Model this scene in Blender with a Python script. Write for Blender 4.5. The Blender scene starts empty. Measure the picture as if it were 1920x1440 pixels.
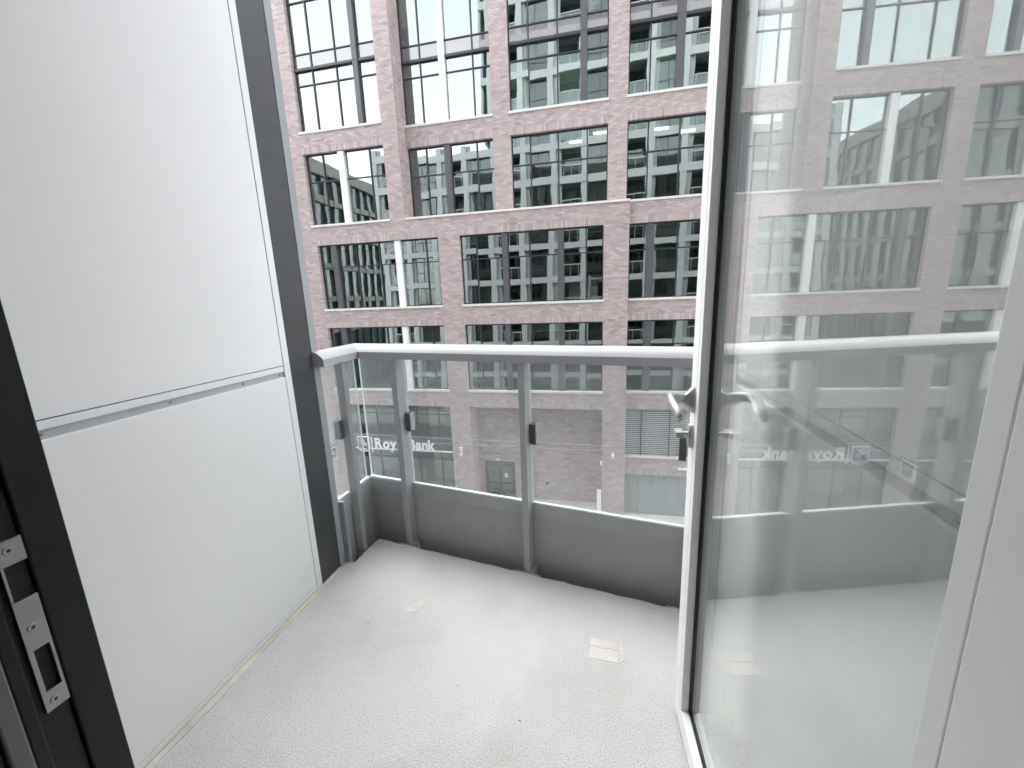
import bpy, math, random
import numpy as np
from mathutils import Vector, Matrix

random.seed(7); np.random.seed(7)
scene = bpy.context.scene
col = scene.collection

# ------------------------------------------------------------------ camera
YAW, PITCH, ROLL = [math.radians(a) for a in (-12.9006, -11.8717, -2.1889)]
F_PX = 773.195                                   # focal length in photo pixels (1920 wide)
fw = Vector((math.sin(YAW)*math.cos(PITCH), math.cos(YAW)*math.cos(PITCH), math.sin(PITCH)))
rt = Vector((math.cos(YAW), -math.sin(YAW), 0))
up = rt.cross(fw)
rt2 = rt*math.cos(ROLL) + up*math.sin(ROLL)
up2 = -rt*math.sin(ROLL) + up*math.cos(ROLL)
cam_d = bpy.data.cameras.new('camera')
cam_d.sensor_width = 36; cam_d.lens = F_PX/1920*36
cam_d.clip_start = 0.02; cam_d.clip_end = 2000
cam = bpy.data.objects.new('camera', cam_d); col.objects.link(cam)
cam.matrix_world = Matrix(((rt2.x, up2.x, -fw.x, 0), (rt2.y, up2.y, -fw.y, 0), (rt2.z, up2.z, -fw.z, 0), (0, 0, 0, 1)))
scene.camera = cam

# ------------------------------------------------------------------ sky, sun, exposure
SUN_EL, SUN_AZ = math.radians(60), math.radians(308)
w = bpy.data.worlds.new('World'); scene.world = w; w.use_nodes = True
nt = w.node_tree; nt.nodes.clear()
sky = nt.nodes.new('ShaderNodeTexSky'); sky.sky_type = 'NISHITA'; sky.sun_disc = False
sky.sun_elevation = SUN_EL; sky.sun_rotation = SUN_AZ
sky.air_density = 1.0; sky.dust_density = 0.7; sky.ozone_density = 1.0
hs = nt.nodes.new('ShaderNodeHueSaturation'); hs.inputs['Saturation'].default_value = 0.14
bg = nt.nodes.new('ShaderNodeBackground'); bg.inputs['Strength'].default_value = 0.15
wo = nt.nodes.new('ShaderNodeOutputWorld')
nt.links.new(sky.outputs[0], hs.inputs['Color']); nt.links.new(hs.outputs[0], bg.inputs['Color'])
nt.links.new(bg.outputs[0], wo.inputs['Surface'])
sun_d = bpy.data.lights.new('sun', 'SUN'); sun_d.energy = 0.5; sun_d.angle = math.radians(90)
sun_d.color = (1.0, 0.97, 0.93)
sun = bpy.data.objects.new('sun', sun_d); col.objects.link(sun)
sdir = Vector((math.sin(SUN_AZ)*math.cos(SUN_EL), math.cos(SUN_AZ)*math.cos(SUN_EL), math.sin(SUN_EL)))
sun.rotation_euler = sdir.to_track_quat('Z', 'Y').to_euler()
sun.location = sdir*60
scene.view_settings.view_transform = 'Standard'
scene.view_settings.look = 'None'
scene.view_settings.gamma = 1
scene.view_settings.use_curve_mapping = False
scene.view_settings.exposure = 2.85
scene.cycles.transparent_max_bounces = 32
scene.cycles.max_bounces = 14
scene.cycles.diffuse_bounces = 6
scene.cycles.glossy_bounces = 6
scene.cycles.use_denoising = True
scene.cycles.sample_clamp_indirect = 8

# ------------------------------------------------------------------ helpers
def tag(o, label=None, cat=None, group=None, kind=None):
    if label: o['label'] = label
    if cat: o['category'] = cat
    if group: o['group'] = group
    if kind: o['kind'] = kind
    return o

def empty(name, loc=(0, 0, 0), label=None, cat=None, group=None):
    o = bpy.data.objects.new(name, None); col.objects.link(o); o.location = loc
    o.empty_display_size = 0.2
    return tag(o, label, cat, group)

class MB:
    """collects boxes, prisms and tubes into one mesh"""
    def __init__(s): s.v = []; s.f = []; s.smooth = False
    def box(s, x0, x1, y0, y1, z0, z1):
        b = len(s.v)
        s.v += [(x0,y0,z0),(x1,y0,z0),(x1,y1,z0),(x0,y1,z0),(x0,y0,z1),(x1,y0,z1),(x1,y1,z1),(x0,y1,z1)]
        s.f += [tuple(b+i for i in q) for q in ((0,3,2,1),(4,5,6,7),(0,1,5,4),(1,2,6,5),(2,3,7,6),(3,0,4,7))]
        return s
    def fbox(s, O, U, V, W, u, v, w_):
        """box in a frame: origin O, unit axes U V W, ranges u v w_"""
        O, U, V, W = Vector(O), Vector(U), Vector(V), Vector(W)
        b = len(s.v)
        for ww in w_:
            for (a, c) in ((u[0], v[0]), (u[1], v[0]), (u[1], v[1]), (u[0], v[1])):
                s.v.append(tuple(O + U*a + V*c + W*ww))
        flip = U.cross(V).dot(W) < 0
        for q in ((0,3,2,1),(4,5,6,7),(0,1,5,4),(1,2,6,5),(2,3,7,6),(3,0,4,7)):
            q = tuple(b+i for i in q); s.f.append(q[::-1] if flip else q)
        return s
    def prism(s, rings, cap=True):
        """rings: list of point lists of equal length, joined in order"""
        b = len(s.v); n = len(rings[0])
        for r in rings: s.v += [tuple(p) for p in r]
        for k in range(len(rings)-1):
            for i in range(n):
                j = (i+1) % n
                s.f.append((b+k*n+i, b+k*n+j, b+(k+1)*n+j, b+(k+1)*n+i))
        if cap:
            s.f.append(tuple(b+i for i in range(n))[::-1])
            s.f.append(tuple(b+(len(rings)-1)*n+i for i in range(n)))
        return s
    def cyl(s, p0, p1, r, n=16, r1=None):
        p0, p1 = Vector(p0), Vector(p1); d = (p1-p0).normalized()
        a = d.orthogonal().normalized(); c = d.cross(a)
        ring = lambda p, rr: [p + (a*math.cos(2*math.pi*i/n) + c*math.sin(2*math.pi*i/n))*rr for i in range(n)]
        return s.prism([ring(p0, r), ring(p1, r if r1 is None else r1)])
    def tube(s, path, r, n=10):
        path = [Vector(p) for p in path]; rings = []
        ref = None
        for i, p in enumerate(path):
            d = (path[min(i+1, len(path)-1)] - path[max(i-1, 0)]).normalized()
            a = d.orthogonal().normalized() if ref is None else (ref - d*ref.dot(d)).normalized()
            ref = a; c = d.cross(a)
            rr = r[i] if isinstance(r, (list, tuple)) else r
            rings.append([p + (a*math.cos(2*math.pi*k/n) + c*math.sin(2*math.pi*k/n))*rr for k in range(n)])
        return s.prism(rings)
    def build(s, name, mat, parent=None, bevel=0, smooth=False, segs=2):
        me = bpy.data.meshes.new(name)
        me.from_pydata(s.v, [], s.f); me.materials.append(mat)
        o = bpy.data.objects.new(name, me); col.objects.link(o)
        if parent is not None: put(o, parent)
        import bmesh
        bm = bmesh.new(); bm.from_mesh(me); bmesh.ops.recalc_face_normals(bm, faces=bm.faces); bm.to_mesh(me); bm.free()
        if smooth:
            for p in me.polygons: p.use_smooth = True
        if bevel:
            m = o.modifiers.new('bevel', 'BEVEL'); m.width = bevel; m.segments = segs; m.limit_method = 'ANGLE'
            m.angle_limit = math.radians(35); m.harden_normals = False
        return o

def put(o, parent):
    """parent without moving: all mesh data is written in world space"""
    o.parent = parent
    o.matrix_parent_inverse = wm(parent).inverted()
def wm(o):
    m = Matrix.LocRotScale(o.location, o.rotation_euler, o.scale)
    if o.parent: m = wm(o.parent) @ o.matrix_parent_inverse @ m
    return m

def box(name, mat, parent, x0, x1, y0, y1, z0, z1, bevel=0):
    return MB().box(x0, x1, y0, y1, z0, z1).build(name, mat, parent, bevel)

# ------------------------------------------------------------------ materials
MATS = {}
def new_mat(name):
    m = bpy.data.materials.new(name); m.use_nodes = True
    return m, m.node_tree, m.node_tree.nodes['Principled BSDF']
def N(t, kind, **kw):
    n = t.nodes.new(kind)
    for k, v in kw.items():
        if k in n.inputs: n.inputs[k].default_value = v
        else: setattr(n, k, v)
    return n
def coords(t, out='Object'):
    return N(t, 'ShaderNodeTexCoord').outputs[out]
def ramp(t, fac, stops):
    r = t.nodes.new('ShaderNodeValToRGB'); t.links.new(fac, r.inputs[0])
    e = r.color_ramp.elements
    while len(e) < len(stops): e.new(0.5)
    for k, (p, c) in enumerate(stops):
        e[k].position = p; e[k].color = tuple(c)+(1,) if len(c) == 3 else c
    return r.outputs[0]

def plain(name, c, rough=0.5, metal=0.0, var=0.06, scale=3.0, bump=0.0, bscale=200, spec=0.5, dirt=None):
    """painted or metal surface: base colour with faint unevenness and fine grain"""
    m, t, b = new_mat(name)
    co = coords(t)
    n1 = N(t, 'ShaderNodeTexNoise', Scale=scale, Detail=5.0, Roughness=0.6); t.links.new(co, n1.inputs['Vector'])
    lo = tuple(x*(1-var) for x in c); hi = tuple(min(1, x*(1+var)) for x in c)
    base = ramp(t, n1.outputs['Fac'], [(0.3, lo), (0.7, hi)])
    if dirt:
        n2 = N(t, 'ShaderNodeTexNoise', Scale=dirt[1], Detail=8.0, Roughness=0.7); t.links.new(co, n2.inputs['Vector'])
        mx = N(t, 'ShaderNodeMix', data_type='RGBA')
        f = ramp(t, n2.outputs['Fac'], [(dirt[2], (0, 0, 0)), (dirt[2]+0.12, (dirt[3],)*3)])
        t.links.new(f, mx.inputs[0]); t.links.new(base, mx.inputs[6]); mx.inputs[7].default_value = tuple(dirt[0])+(1,)
        base = mx.outputs[2]
    t.links.new(base, b.inputs['Base Color'])
    b.inputs['Metallic'].default_value = metal
    b.inputs['Specular IOR Level'].default_value = spec
    rr = N(t, 'ShaderNodeMapRange'); rr.inputs[3].default_value = max(0.02, rough-0.06); rr.inputs[4].default_value = min(1, rough+0.06)
    t.links.new(n1.outputs['Fac'], rr.inputs[0]); t.links.new(rr.outputs[0], b.inputs['Roughness'])
    if bump:
        n3 = N(t, 'ShaderNodeTexNoise', Scale=bscale, Detail=3.0); t.links.new(co, n3.inputs['Vector'])
        bp = N(t, 'ShaderNodeBump', Strength=bump, Distance=0.002); t.links.new(n3.outputs['Fac'], bp.inputs['Height'])
        t.links.new(bp.outputs[0], b.inputs['Normal'])
    MATS[name] = m
    return m

def glass_mat(name, tint=(0.92, 0.96, 0.94), ior=1.5, dust=0.0, warp=0.0, wscale=0.7, boost=0.0, rough=0.0, refl=(0.98, 1.0, 0.99)):
    """thin pane: clear transmission plus Fresnel mirror on each face"""
    m = bpy.data.materials.new(name); m.use_nodes = True
    t = m.node_tree; t.nodes.clear()
    out = N(t, 'ShaderNodeOutputMaterial')
    tr = N(t, 'ShaderNodeBsdfTransparent'); tr.inputs[0].default_value = tuple(tint)+(1,)
    gl = N(t, 'ShaderNodeBsdfGlossy', Roughness=rough); gl.inputs[0].default_value = tuple(refl)+(1,)
    fr = N(t, 'ShaderNodeFresnel', IOR=ior)
    ge = N(t, 'ShaderNodeNewGeometry')                # same mirror strength on the front and the back face of the sheet
    io = N(t, 'ShaderNodeMapRange'); io.inputs[3].default_value = ior; io.inputs[4].default_value = 1/ior
    t.links.new(ge.outputs['Backfacing'], io.inputs[0]); t.links.new(io.outputs[0], fr.inputs['IOR'])
    fac = fr.outputs[0]
    if boost:
        a = N(t, 'ShaderNodeMath', operation='ADD'); a.use_clamp = True; a.inputs[1].default_value = boost
        t.links.new(fac, a.inputs[0]); fac = a.outputs[0]
    mx = N(t, 'ShaderNodeMixShader'); t.links.new(fac, mx.inputs[0]); t.links.new(tr.outputs[0], mx.inputs[1]); t.links.new(gl.outputs[0], mx.inputs[2])
    sh = mx.outputs[0]
    if dust:
        df = N(t, 'ShaderNodeBsdfDiffuse'); df.inputs[0].default_value = (0.75, 0.77, 0.78, 1)
        n = N(t, 'ShaderNodeTexNoise', Scale=900.0, Detail=2.0); t.links.new(coords(t), n.inputs['Vector'])
        n2 = N(t, 'ShaderNodeTexNoise', Scale=5.0, Detail=5.0); t.links.new(coords(t), n2.inputs['Vector'])
        mu = N(t, 'ShaderNodeMath', operation='MULTIPLY'); t.links.new(n.outputs['Fac'], mu.inputs[0]); t.links.new(n2.outputs['Fac'], mu.inputs[1])
        mr = N(t, 'ShaderNodeMapRange'); mr.inputs[1].default_value = 0.12; mr.inputs[2].default_value = 0.45; mr.inputs[3].default_value = dust*0.4; mr.inputs[4].default_value = dust*1.8
        t.links.new(mu.outputs[0], mr.inputs[0])
        m2 = N(t, 'ShaderNodeMixShader'); t.links.new(mr.outputs[0], m2.inputs[0]); t.links.new(sh, m2.inputs[1]); t.links.new(df.outputs[0], m2.inputs[2])
        sh = m2.outputs[0]
    if warp:
        n = N(t, 'ShaderNodeTexNoise', Scale=wscale, Detail=1.0); t.links.new(coords(t), n.inputs['Vector'])
        bp = N(t, 'ShaderNodeBump', Strength=1.0, Distance=warp); t.links.new(n.outputs['Fac'], bp.inputs['Height'])
        t.links.new(bp.outputs[0], gl.inputs['Normal'])
    t.links.new(sh, out.inputs['Surface'])
    MATS[name] = m
    return m

plain('panel_white', (0.79, 0.79, 0.785), 0.6, var=0.022, scale=1.2, bump=0.05, bscale=900, dirt=((0.55, 0.54, 0.52), 34, 0.70, 0.22))
plain('trim_white', (0.78, 0.79, 0.79), 0.4, var=0.02)
plain('channel_grey', (0.46, 0.47, 0.48), 0.4, var=0.03)
plain('charcoal', (0.045, 0.047, 0.05), 0.45, var=0.15, scale=12, bump=0.1, bscale=700, dirt=((0.16, 0.16, 0.16), 60, 0.66, 0.5))
plain('clad_grey', (0.30, 0.315, 0.325), 0.45, var=0.05)
plain('rail_grey', (0.38, 0.385, 0.39), 0.42, var=0.05, scale=8, bump=0.06, bscale=1200)
plain('rail_panel', (0.36, 0.365, 0.362), 0.5, var=0.06, scale=5, bump=0.05, bscale=1200)
plain('handrail_grey', (0.38, 0.385, 0.395), 0.30, var=0.04, scale=6)
plain('clamp_grey', (0.075, 0.077, 0.08), 0.5)
plain('gasket_black', (0.012, 0.012, 0.012), 0.55)
plain('glass_edge', (0.80, 0.86, 0.84), 0.25, var=0.02)  # pale tone; on pane edges it stands for light piped through the glass
plain('door_white', (0.86, 0.86, 0.855), 0.4, var=0.03, scale=2, bump=0.04, bscale=900)
plain('jamb_black', (0.005, 0.0055, 0.006), 0.5, var=0.2, scale=20, bump=0.12, bscale=900)
plain('jamb_grey', (0.20, 0.205, 0.21), 0.5)
plain('satin_nickel', (0.50, 0.495, 0.49), 0.42, metal=0.75, var=0.06, scale=20)
plain('brushed_steel', (0.42, 0.42, 0.41), 0.42, metal=1.0, var=0.12, scale=14)
plain('screw_steel', (0.45, 0.45, 0.45), 0.35, metal=1.0)
plain('counter_dark', (0.16, 0.14, 0.12), 0.7)
plain('screw_dark', (0.03, 0.03, 0.03), 0.5)
plain('caulk', (0.56, 0.52, 0.45), 0.7, var=0.2, scale=9, bump=0.6, bscale=60)
plain('mullion_dark', (0.036, 0.036, 0.042), 0.4, var=0.1)
plain('fin_grey', (0.085, 0.085, 0.095), 0.45, var=0.08, scale=4)
plain('fin_white', (0.80, 0.80, 0.79), 0.45, var=0.03)
plain('sill_stone', (0.66, 0.65, 0.61), 0.7, var=0.07, scale=6)
plain('spandrel', (0.10, 0.095, 0.105), 0.22, var=0.06)
_b = MATS['spandrel'].node_tree.nodes['Principled BSDF']; _b.inputs['Coat Weight'].default_value = 1.0; _b.inputs['Coat IOR'].default_value = 2.3; _b.inputs['Coat Roughness'].default_value = 0.02
plain('room_grey', (0.20, 0.21, 0.20), 0.8, var=0.15, scale=0.6)
plain('blind', (0.62, 0.65, 0.58), 0.8, var=0.05)
plain('apart_white', (0.56, 0.57, 0.57), 0.5, var=0.03)
plain('apart_grey', (0.40, 0.41, 0.43), 0.5, var=0.05)
plain('apart_dark', (0.035, 0.037, 0.04), 0.5, var=0.15, scale=1)
plain('curtain', (0.55, 0.56, 0.55), 0.8, var=0.12, scale=2)
plain('sign_white', (0.86, 0.86, 0.86), 0.4, var=0.01)
plain('sign_blue', (0.04, 0.06, 0.20), 0.4, var=0.02)
plain('sign_yellow', (0.55, 0.45, 0.13), 0.4, var=0.02)
plain('band_grey', (0.055, 0.058, 0.06), 0.5)
plain('poster_teal', (0.20, 0.34, 0.30), 0.5, var=0.25, scale=2.5)
plain('counter', (0.34, 0.30, 0.25), 0.5, var=0.2)
plain('core_pale', (0.30, 0.34, 0.36), 0.6, var=0.2, scale=0.3)
plain('louvre_grey', (0.48, 0.49, 0.49), 0.5, var=0.05)
plain('louvre_back', (0.006, 0.0065, 0.0065), 0.9, spec=0.1)
plain('shutter_grey', (0.26, 0.29, 0.285), 0.55, var=0.08, scale=5)
plain('room_wall', (0.75, 0.75, 0.74), 0.8)
plain('room_floor', (0.40, 0.36, 0.32), 0.6)
plain('asphalt', (0.055, 0.055, 0.057), 0.9, var=0.2, scale=0.4, bump=0.5, bscale=80)
plain('device_white', (0.80, 0.80, 0.80), 0.4)
plain('office_band', (0.34, 0.33, 0.29), 0.6, var=0.1)
glass_mat('door_glass', (0.968, 0.973, 0.970), 1.62, boost=0.085, dust=0.03)
glass_mat('rail_glass', (0.965, 0.985, 0.98), 1.5, dust=0.17)
glass_mat('window_glass', (0.62, 0.68, 0.65), 1.9, warp=0.006, wscale=0.6, boost=0.13, refl=(0.91, 0.985, 0.98))
glass_mat('store_glass', (0.80, 0.85, 0.84), 1.6, warp=0.006, wscale=0.5)
glass_mat('apart_glass', (0.55, 0.60, 0.60), 1.7, warp=0.004, wscale=0.5, boost=0.05)

def lamp_mat():
    m, t, b = new_mat('lamp')
    b.inputs['Base Color'].default_value = (0.8, 0.8, 0.78, 1); b.inputs['Emission Color'].default_value = (1, 0.95, 0.85, 1); b.inputs['Emission Strength'].default_value = 2.0
    MATS['lamp'] = m
lamp_mat()
def floor_mat():
    m, t, b = new_mat('floor_coating')
    co = coords(t)
    fine = N(t, 'ShaderNodeTexNoise', Scale=270.0, Detail=3.0, Roughness=0.65); t.links.new(co, fine.inputs['Vector'])
    big = N(t, 'ShaderNodeTexNoise', Scale=2.2, Detail=7.0, Roughness=0.62); t.links.new(co, big.inputs['Vector'])
    vo = N(t, 'ShaderNodeTexVoronoi', Scale=60.0); t.links.new(co, vo.inputs['Vector'])
    c1 = ramp(t, fine.outputs['Fac'], [(0.35, (0.29, 0.285, 0.277)), (0.46, (0.535, 0.53, 0.52)), (0.62, (0.65, 0.645, 0.635))])
    c2 = ramp(t, big.outputs['Fac'], [(0.32, (0.85, 0.84, 0.82)), (0.56, (1.0, 1.0, 1.0))])
    mx = N(t, 'ShaderNodeMix', data_type='RGBA', blend_type='MULTIPLY'); mx.inputs[0].default_value = 1
    t.links.new(c1, mx.inputs[6]); t.links.new(c2, mx.inputs[7])
    # small dark grit
    g = N(t, 'ShaderNodeTexNoise', Scale=26.0, Detail=2.0); t.links.new(co, g.inputs['Vector'])
    gm = ramp(t, g.outputs['Fac'], [(0.775, (0, 0, 0)), (0.80, (0.5, 0.5, 0.5))])
    m2 = N(t, 'ShaderNodeMix', data_type='RGBA'); t.links.new(gm, m2.inputs[0]); t.links.new(mx.outputs[2], m2.inputs[6]); m2.inputs[7].default_value = (0.2, 0.19, 0.18, 1)
    t.links.new(m2.outputs[2], b.inputs['Base Color'])
    b.inputs['Roughness'].default_value = 0.7
    bp = N(t, 'ShaderNodeBump', Strength=0.55, Distance=0.0022); t.links.new(fine.outputs['Fac'], bp.inputs['Height'])
    bp2 = N(t, 'ShaderNodeBump', Strength=0.4, Distance=0.003); t.links.new(big.outputs['Fac'], bp2.inputs['Height']); t.links.new(bp.outputs[0], bp2.inputs['Normal'])
    t.links.new(bp2.outputs[0], b.inputs['Normal'])
    MATS['floor_coating'] = m
floor_mat()
plain('slab_edge', (0.09, 0.088, 0.085), 0.85, var=0.25, scale=6)
plain('patch_tan', (0.58, 0.54, 0.48), 0.6, var=0.10, scale=14, bump=0.5, bscale=160)
plain('patch_pink', (0.60, 0.56, 0.535), 0.6, var=0.08, scale=14, bump=0.4, bscale=160)

def brick_mat():
    m, t, b = new_mat('brick')
    at = N(t, 'ShaderNodeAttribute'); at.attribute_name = 'tone'
    n = N(t, 'ShaderNodeTexNoise', Scale=14.0, Detail=5.0, Roughness=0.7); t.links.new(coords(t), n.inputs['Vector'])
    c = ramp(t, n.outputs['Fac'], [(0.3, (0.88, 0.87, 0.88)), (0.7, (1.08, 1.08, 1.08))])
    mx = N(t, 'ShaderNodeMix', data_type='RGBA', blend_type='MULTIPLY'); mx.inputs[0].default_value = 1
    t.links.new(at.outputs['Color'], mx.inputs[6]); t.links.new(c, mx.inputs[7])
    t.links.new(mx.outputs[2], b.inputs['Base Color'])
    b.inputs['Roughness'].default_value = 0.85
    bp = N(t, 'ShaderNodeBump', Strength=0.3, Distance=0.004); t.links.new(n.outputs['Fac'], bp.inputs['Height']); t.links.new(bp.outputs[0], b.inputs['Normal'])
    MATS['brick'] = m
brick_mat()
plain('mortar', (0.30, 0.265, 0.26), 0.9, var=0.12, scale=3)

def paver_mat():
    m, t, b = new_mat('pavers')
    br = N(t, 'ShaderNodeTexBrick'); br.offset = 0.5; br.inputs['Scale'].default_value = 1.0
    br.inputs['Brick Width'].default_value = 0.4; br.inputs['Row Height'].default_value = 0.2; br.inputs['Mortar Size'].default_value = 0.012
    br.inputs['Color1'].default_value = (0.50, 0.49, 0.48, 1); br.inputs['Color2'].default_value = (0.62, 0.61, 0.60, 1); br.inputs['Mortar'].default_value = (0.30, 0.30, 0.30, 1)
    t.links.new(coords(t), br.inputs['Vector']); t.links.new(br.outputs['Color'], b.inputs['Base Color'])
    bp = N(t, 'ShaderNodeBump', Strength=0.6, Distance=0.006, invert=True); t.links.new(br.outputs['Fac'], bp.inputs['Height']); t.links.new(bp.outputs[0], b.inputs['Normal'])
    b.inputs['Roughness'].default_value = 0.8
    MATS['pavers'] = m
paver_mat()
M = MATS

# ================================================================== SETTING
ZST = -11.2                                        # pavement level, camera is at z = 0
tag(box('ground', M['asphalt'], None, -900, 900, -900, 900, -12.2, -11.36), kind='structure')
tag(box('road', M['asphalt'], None, -120, 120, 6.2, 14.6, -11.5, -11.352), kind='structure')
tag(box('pavement', M['pavers'], None, -120, 120, 14.6, 24.0, -11.6, ZST), kind='structure')
tag(box('pavement', M['pavers'], None, -120, 120, 1.6, 6.2, -11.6, ZST), kind='structure')

# ------------------------------------------------------------------ balcony floor
AR = math.radians(-10.1758)
dR = Vector((math.cos(AR), math.sin(AR), 0))       # along the skewed front railing
nR = Vector((-math.sin(AR), math.cos(AR), 0))      # outwards from it
C0 = Vector((-1.232, 1.873, -1.30))                # slab corner
ZF = -1.30
def fr(s, off, z):                                 # a point in the railing's frame
    p = C0 + dR*s + nR*off; return Vector((p.x, p.y, z))

def make_floor():
    # outline with a slightly ragged outer edge
    pts = [(-1.42, -0.05), (1.15, -0.05), (1.15, fr(2.42, 0, 0).y)]
    n = 90
    for i in range(n+1):
        s = 2.42*(1-i/n)
        j = 0.0025*math.sin(s*37) + random.uniform(-0.002, 0.002)
        p = fr(s, j if 0 < i < n else 0, 0); pts.append((p.x, p.y))
    for i in range(1, 30):
        y = 1.873 - (1.873-1.66)*i/30
        pts.append((-1.232 - 0.012*(i/30) + random.uniform(-0.0015, 0.0015), y))
    pts += [(-1.246, 1.655), (-1.42, 1.655)]
    mb = MB()
    mb.prism([[(x, y, ZF-0.012) for x, y in pts], [(x, y, ZF-0.004) for x, y in pts],
              [(x*0.9985-0.0005, y*0.9985, ZF) for x, y in pts]])
    o = mb.build('balcony_floor', M['floor_coating'])
    MB().prism([[(x, y, z) for x, y in pts] for z in (ZF-0.20, ZF-0.0125)]).build('slab', M['slab_edge'], o)
    return tag(o, 'pale grey textured balcony floor', None, kind='structure')
bfloor = make_floor()

def patch(pts, mat, h=0.0009):
    P = []
    n = len(pts)
    for i in range(n):
        a, b_ = Vector(pts[i]), Vector(pts[(i+1) % n])
        for k in range(7):
            q = a.lerp(b_, k/7); P.append((q.x+random.uniform(-.0028, .0028), q.y+random.uniform(-.0028, .0028)))
    mb = MB(); mb.prism([[(x, y, ZF-0.002) for x, y in P], [(x, y, ZF+h) for x, y in P]])
    o = mb.build('repair_patch', mat, bfloor)
    return o
patch([(-0.846, 1.378), (-0.785, 1.385), (-0.757, 1.43), (-0.772, 1.482), (-0.815, 1.475)], M['patch_tan'])
patch([(-0.046, 1.29), (0.058, 1.285), (0.060, 1.338), (-0.045, 1.343)], M['patch_pink'])
patch([(-0.046, 1.346), (0.060, 1.341), (0.056, 1.366), (0.040, 1.380), (-0.046, 1.384)], M['patch_pink'])
patch([(0.066, 1.292), (0.080, 1.296), (0.074, 1.388), (0.064, 1.380)], M['caulk'], 0.0015)

for (x, y, l, w_, mt, a) in ((-0.842, 1.745, 0.008, 0.003, 'trim_white', 0.5),
                            (-0.25, 1.02, 0.004, 0.002, 'caulk', 0.2), (-0.95, 1.30, 0.006, 0.002, 'caulk', 0.3)):
    u = Vector((math.cos(a), math.sin(a), 0)); v = Vector((-u.y, u.x, 0))
    MB().fbox((x, y, ZF), u, v, (0, 0, 1), (-l, l), (-w_, w_), (-0.001, 0.003)).build('paint_chip', M[mt], bfloor, 0.001)
# a low trowel ridge in the coating
pts = [(-0.985+0.030*t_, 1.395+0.085*t_ + 0.01*math.sin(t_*5), ZF-0.0035) for t_ in [k/10 for k in range(11)]]
MB().tube(pts, [0.002+0.004*math.sin(math.pi*k/10) for k in range(11)], 8).build('ridge', M['floor_coating'], bfloor, smooth=True)

# ------------------------------------------------------------------ rooms: the slab overhead and the flat behind the camera
tag(MB().prism([[(-1.55, 0.25, z), (1.2, 0.25, z), (1.2, 0.72, z), (-1.2, 1.10, z), (-1.55, 1.10, z)] for z in (1.45, 1.65)]).build('balcony_ceiling', M['apart_white']), kind='structure')  # unseen; front cut back from the balcony depth to let in more daylight
room = [('room_floor', 'room_floor', (-3.2, 2.2, -4.5, 0.10, -1.40, -1.20)), ('room_ceiling', 'room_wall', (-3.2, 2.2, -4.5, 0.12, 1.35, 1.45)),
        ('room_wall', 'room_wall', (-3.3, -3.2, -4.5, 0.12, -1.4, 1.45)), ('room_wall', 'room_wall', (2.2, 2.3, -4.5, 0.12, -1.4, 1.45)),
        ('room_wall', 'room_wall', (-3.3, 2.3, -4.6, -4.5, -1.4, 1.45))]
for nme, mt, b_ in room: tag(box(nme, M[mt], None, *b_), kind='structure')

# ================================================================== PARTITION WALLS
def partition(side):
    left = side < 0
    X = -1.29 if left else 0.400                    # face towards the balcony
    s = -1 if left else 1                           # outwards
    y0, yp, yt = (0.20, 1.433, 1.466) if left else (0.20, 1.372, 1.402)
    t = empty('partition_wall', (X, y0, ZF),
              'white panelled partition wall on the left with a screwed joint' if left else
              'white panelled partition wall seen behind the open door glass', 'wall')
    def px(n, mat, d0, d1, ya, yb, za, zb, bev=0.0012):
        xs = sorted((X+s*d0, X+s*d1)); return box(n, M[mat], t, xs[0], xs[1], ya, yb, za, zb, bev)
    px('core', 'charcoal', 0.012, 0.16, y0, yt, ZF-0.1, 1.45, 0)
    px('panel', 'panel_white', 0, 0.011, y0, yp-0.002, -0.2395, 1.449)
    px('joint_band', 'trim_white', 0.0005, 0.011, y0, yp-0.002, -0.2645, -0.2425)
    px('channel', 'channel_grey', 0.0075, 0.0115, y0, yp-0.002, -0.2875, -0.2650, 0)
    px('panel', 'panel_white', -0.0015, 0.011, y0, yp-0.002, -1.268, -0.288, 0.002)
    px('end_trim', 'trim_white', -0.002, 0.011, yp+0.0005, yt, ZF+0.004, 1.449)
    px('base_trim', 'trim_white', -0.002, 0.011, y0, yp-0.001, ZF+0.010, -1.2705)
    ys = [0.36, 0.665, 0.968, 1.235, 1.412] if left else [0.30, 0.536, 0.730, 0.919, 1.13, 1.34]
    for y in ys:
        mb = MB(); mb.cyl((X+s*0.0075, y, -0.2765), (X+s*0.0040, y, -0.2765), 0.0048, 14, 0.0032)
        sc = mb.build('screw', M['screw_steel'], t)
        mb = MB(); mb.cyl((X+s*0.0042, y, -0.2765), (X+s*0.0036, y, -0.2765), 0.0016, 6); mb.build('socket', M['screw_dark'], sc)
    # charcoal return, then the pale grey edge trim of the facade
    xe = (X-0.001, X+0.16) if not left else (X-0.16, X+0.001)
    box('end_panel', M['charcoal'], t, xe[0], xe[1], yt+0.001, yt+0.139, ZF-0.3, 1.449)
    box('edge_trim', M['clad_grey'], t, xe[0]-0.004, xe[1]+0.002, yt+0.141, yt+0.182, ZF-0.5, 1.8, 0.002)
    # irregular bead of sealant along the foot
    rings = []
    yy = y0
    while yy < yt+0.14:
        wd = 0.020 + 0.006*math.sin(yy*9) + random.uniform(-0.002, 0.002)
        if yy > yt: wd *= 0.6
        rings.append([(X+s*0.002, yy, ZF-0.001), (X-s*wd, yy, ZF-0.001), (X-s*wd*0.8, yy, ZF+0.003), (X-s*wd*0.3, yy, ZF+0.007), (X+s*0.002, yy, ZF+0.010)])
        yy += 0.02
    MB().prism(rings).build('caulk_bead', M['caulk'], t, smooth=True)
    return t
partition(-1); partition(1)

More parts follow.
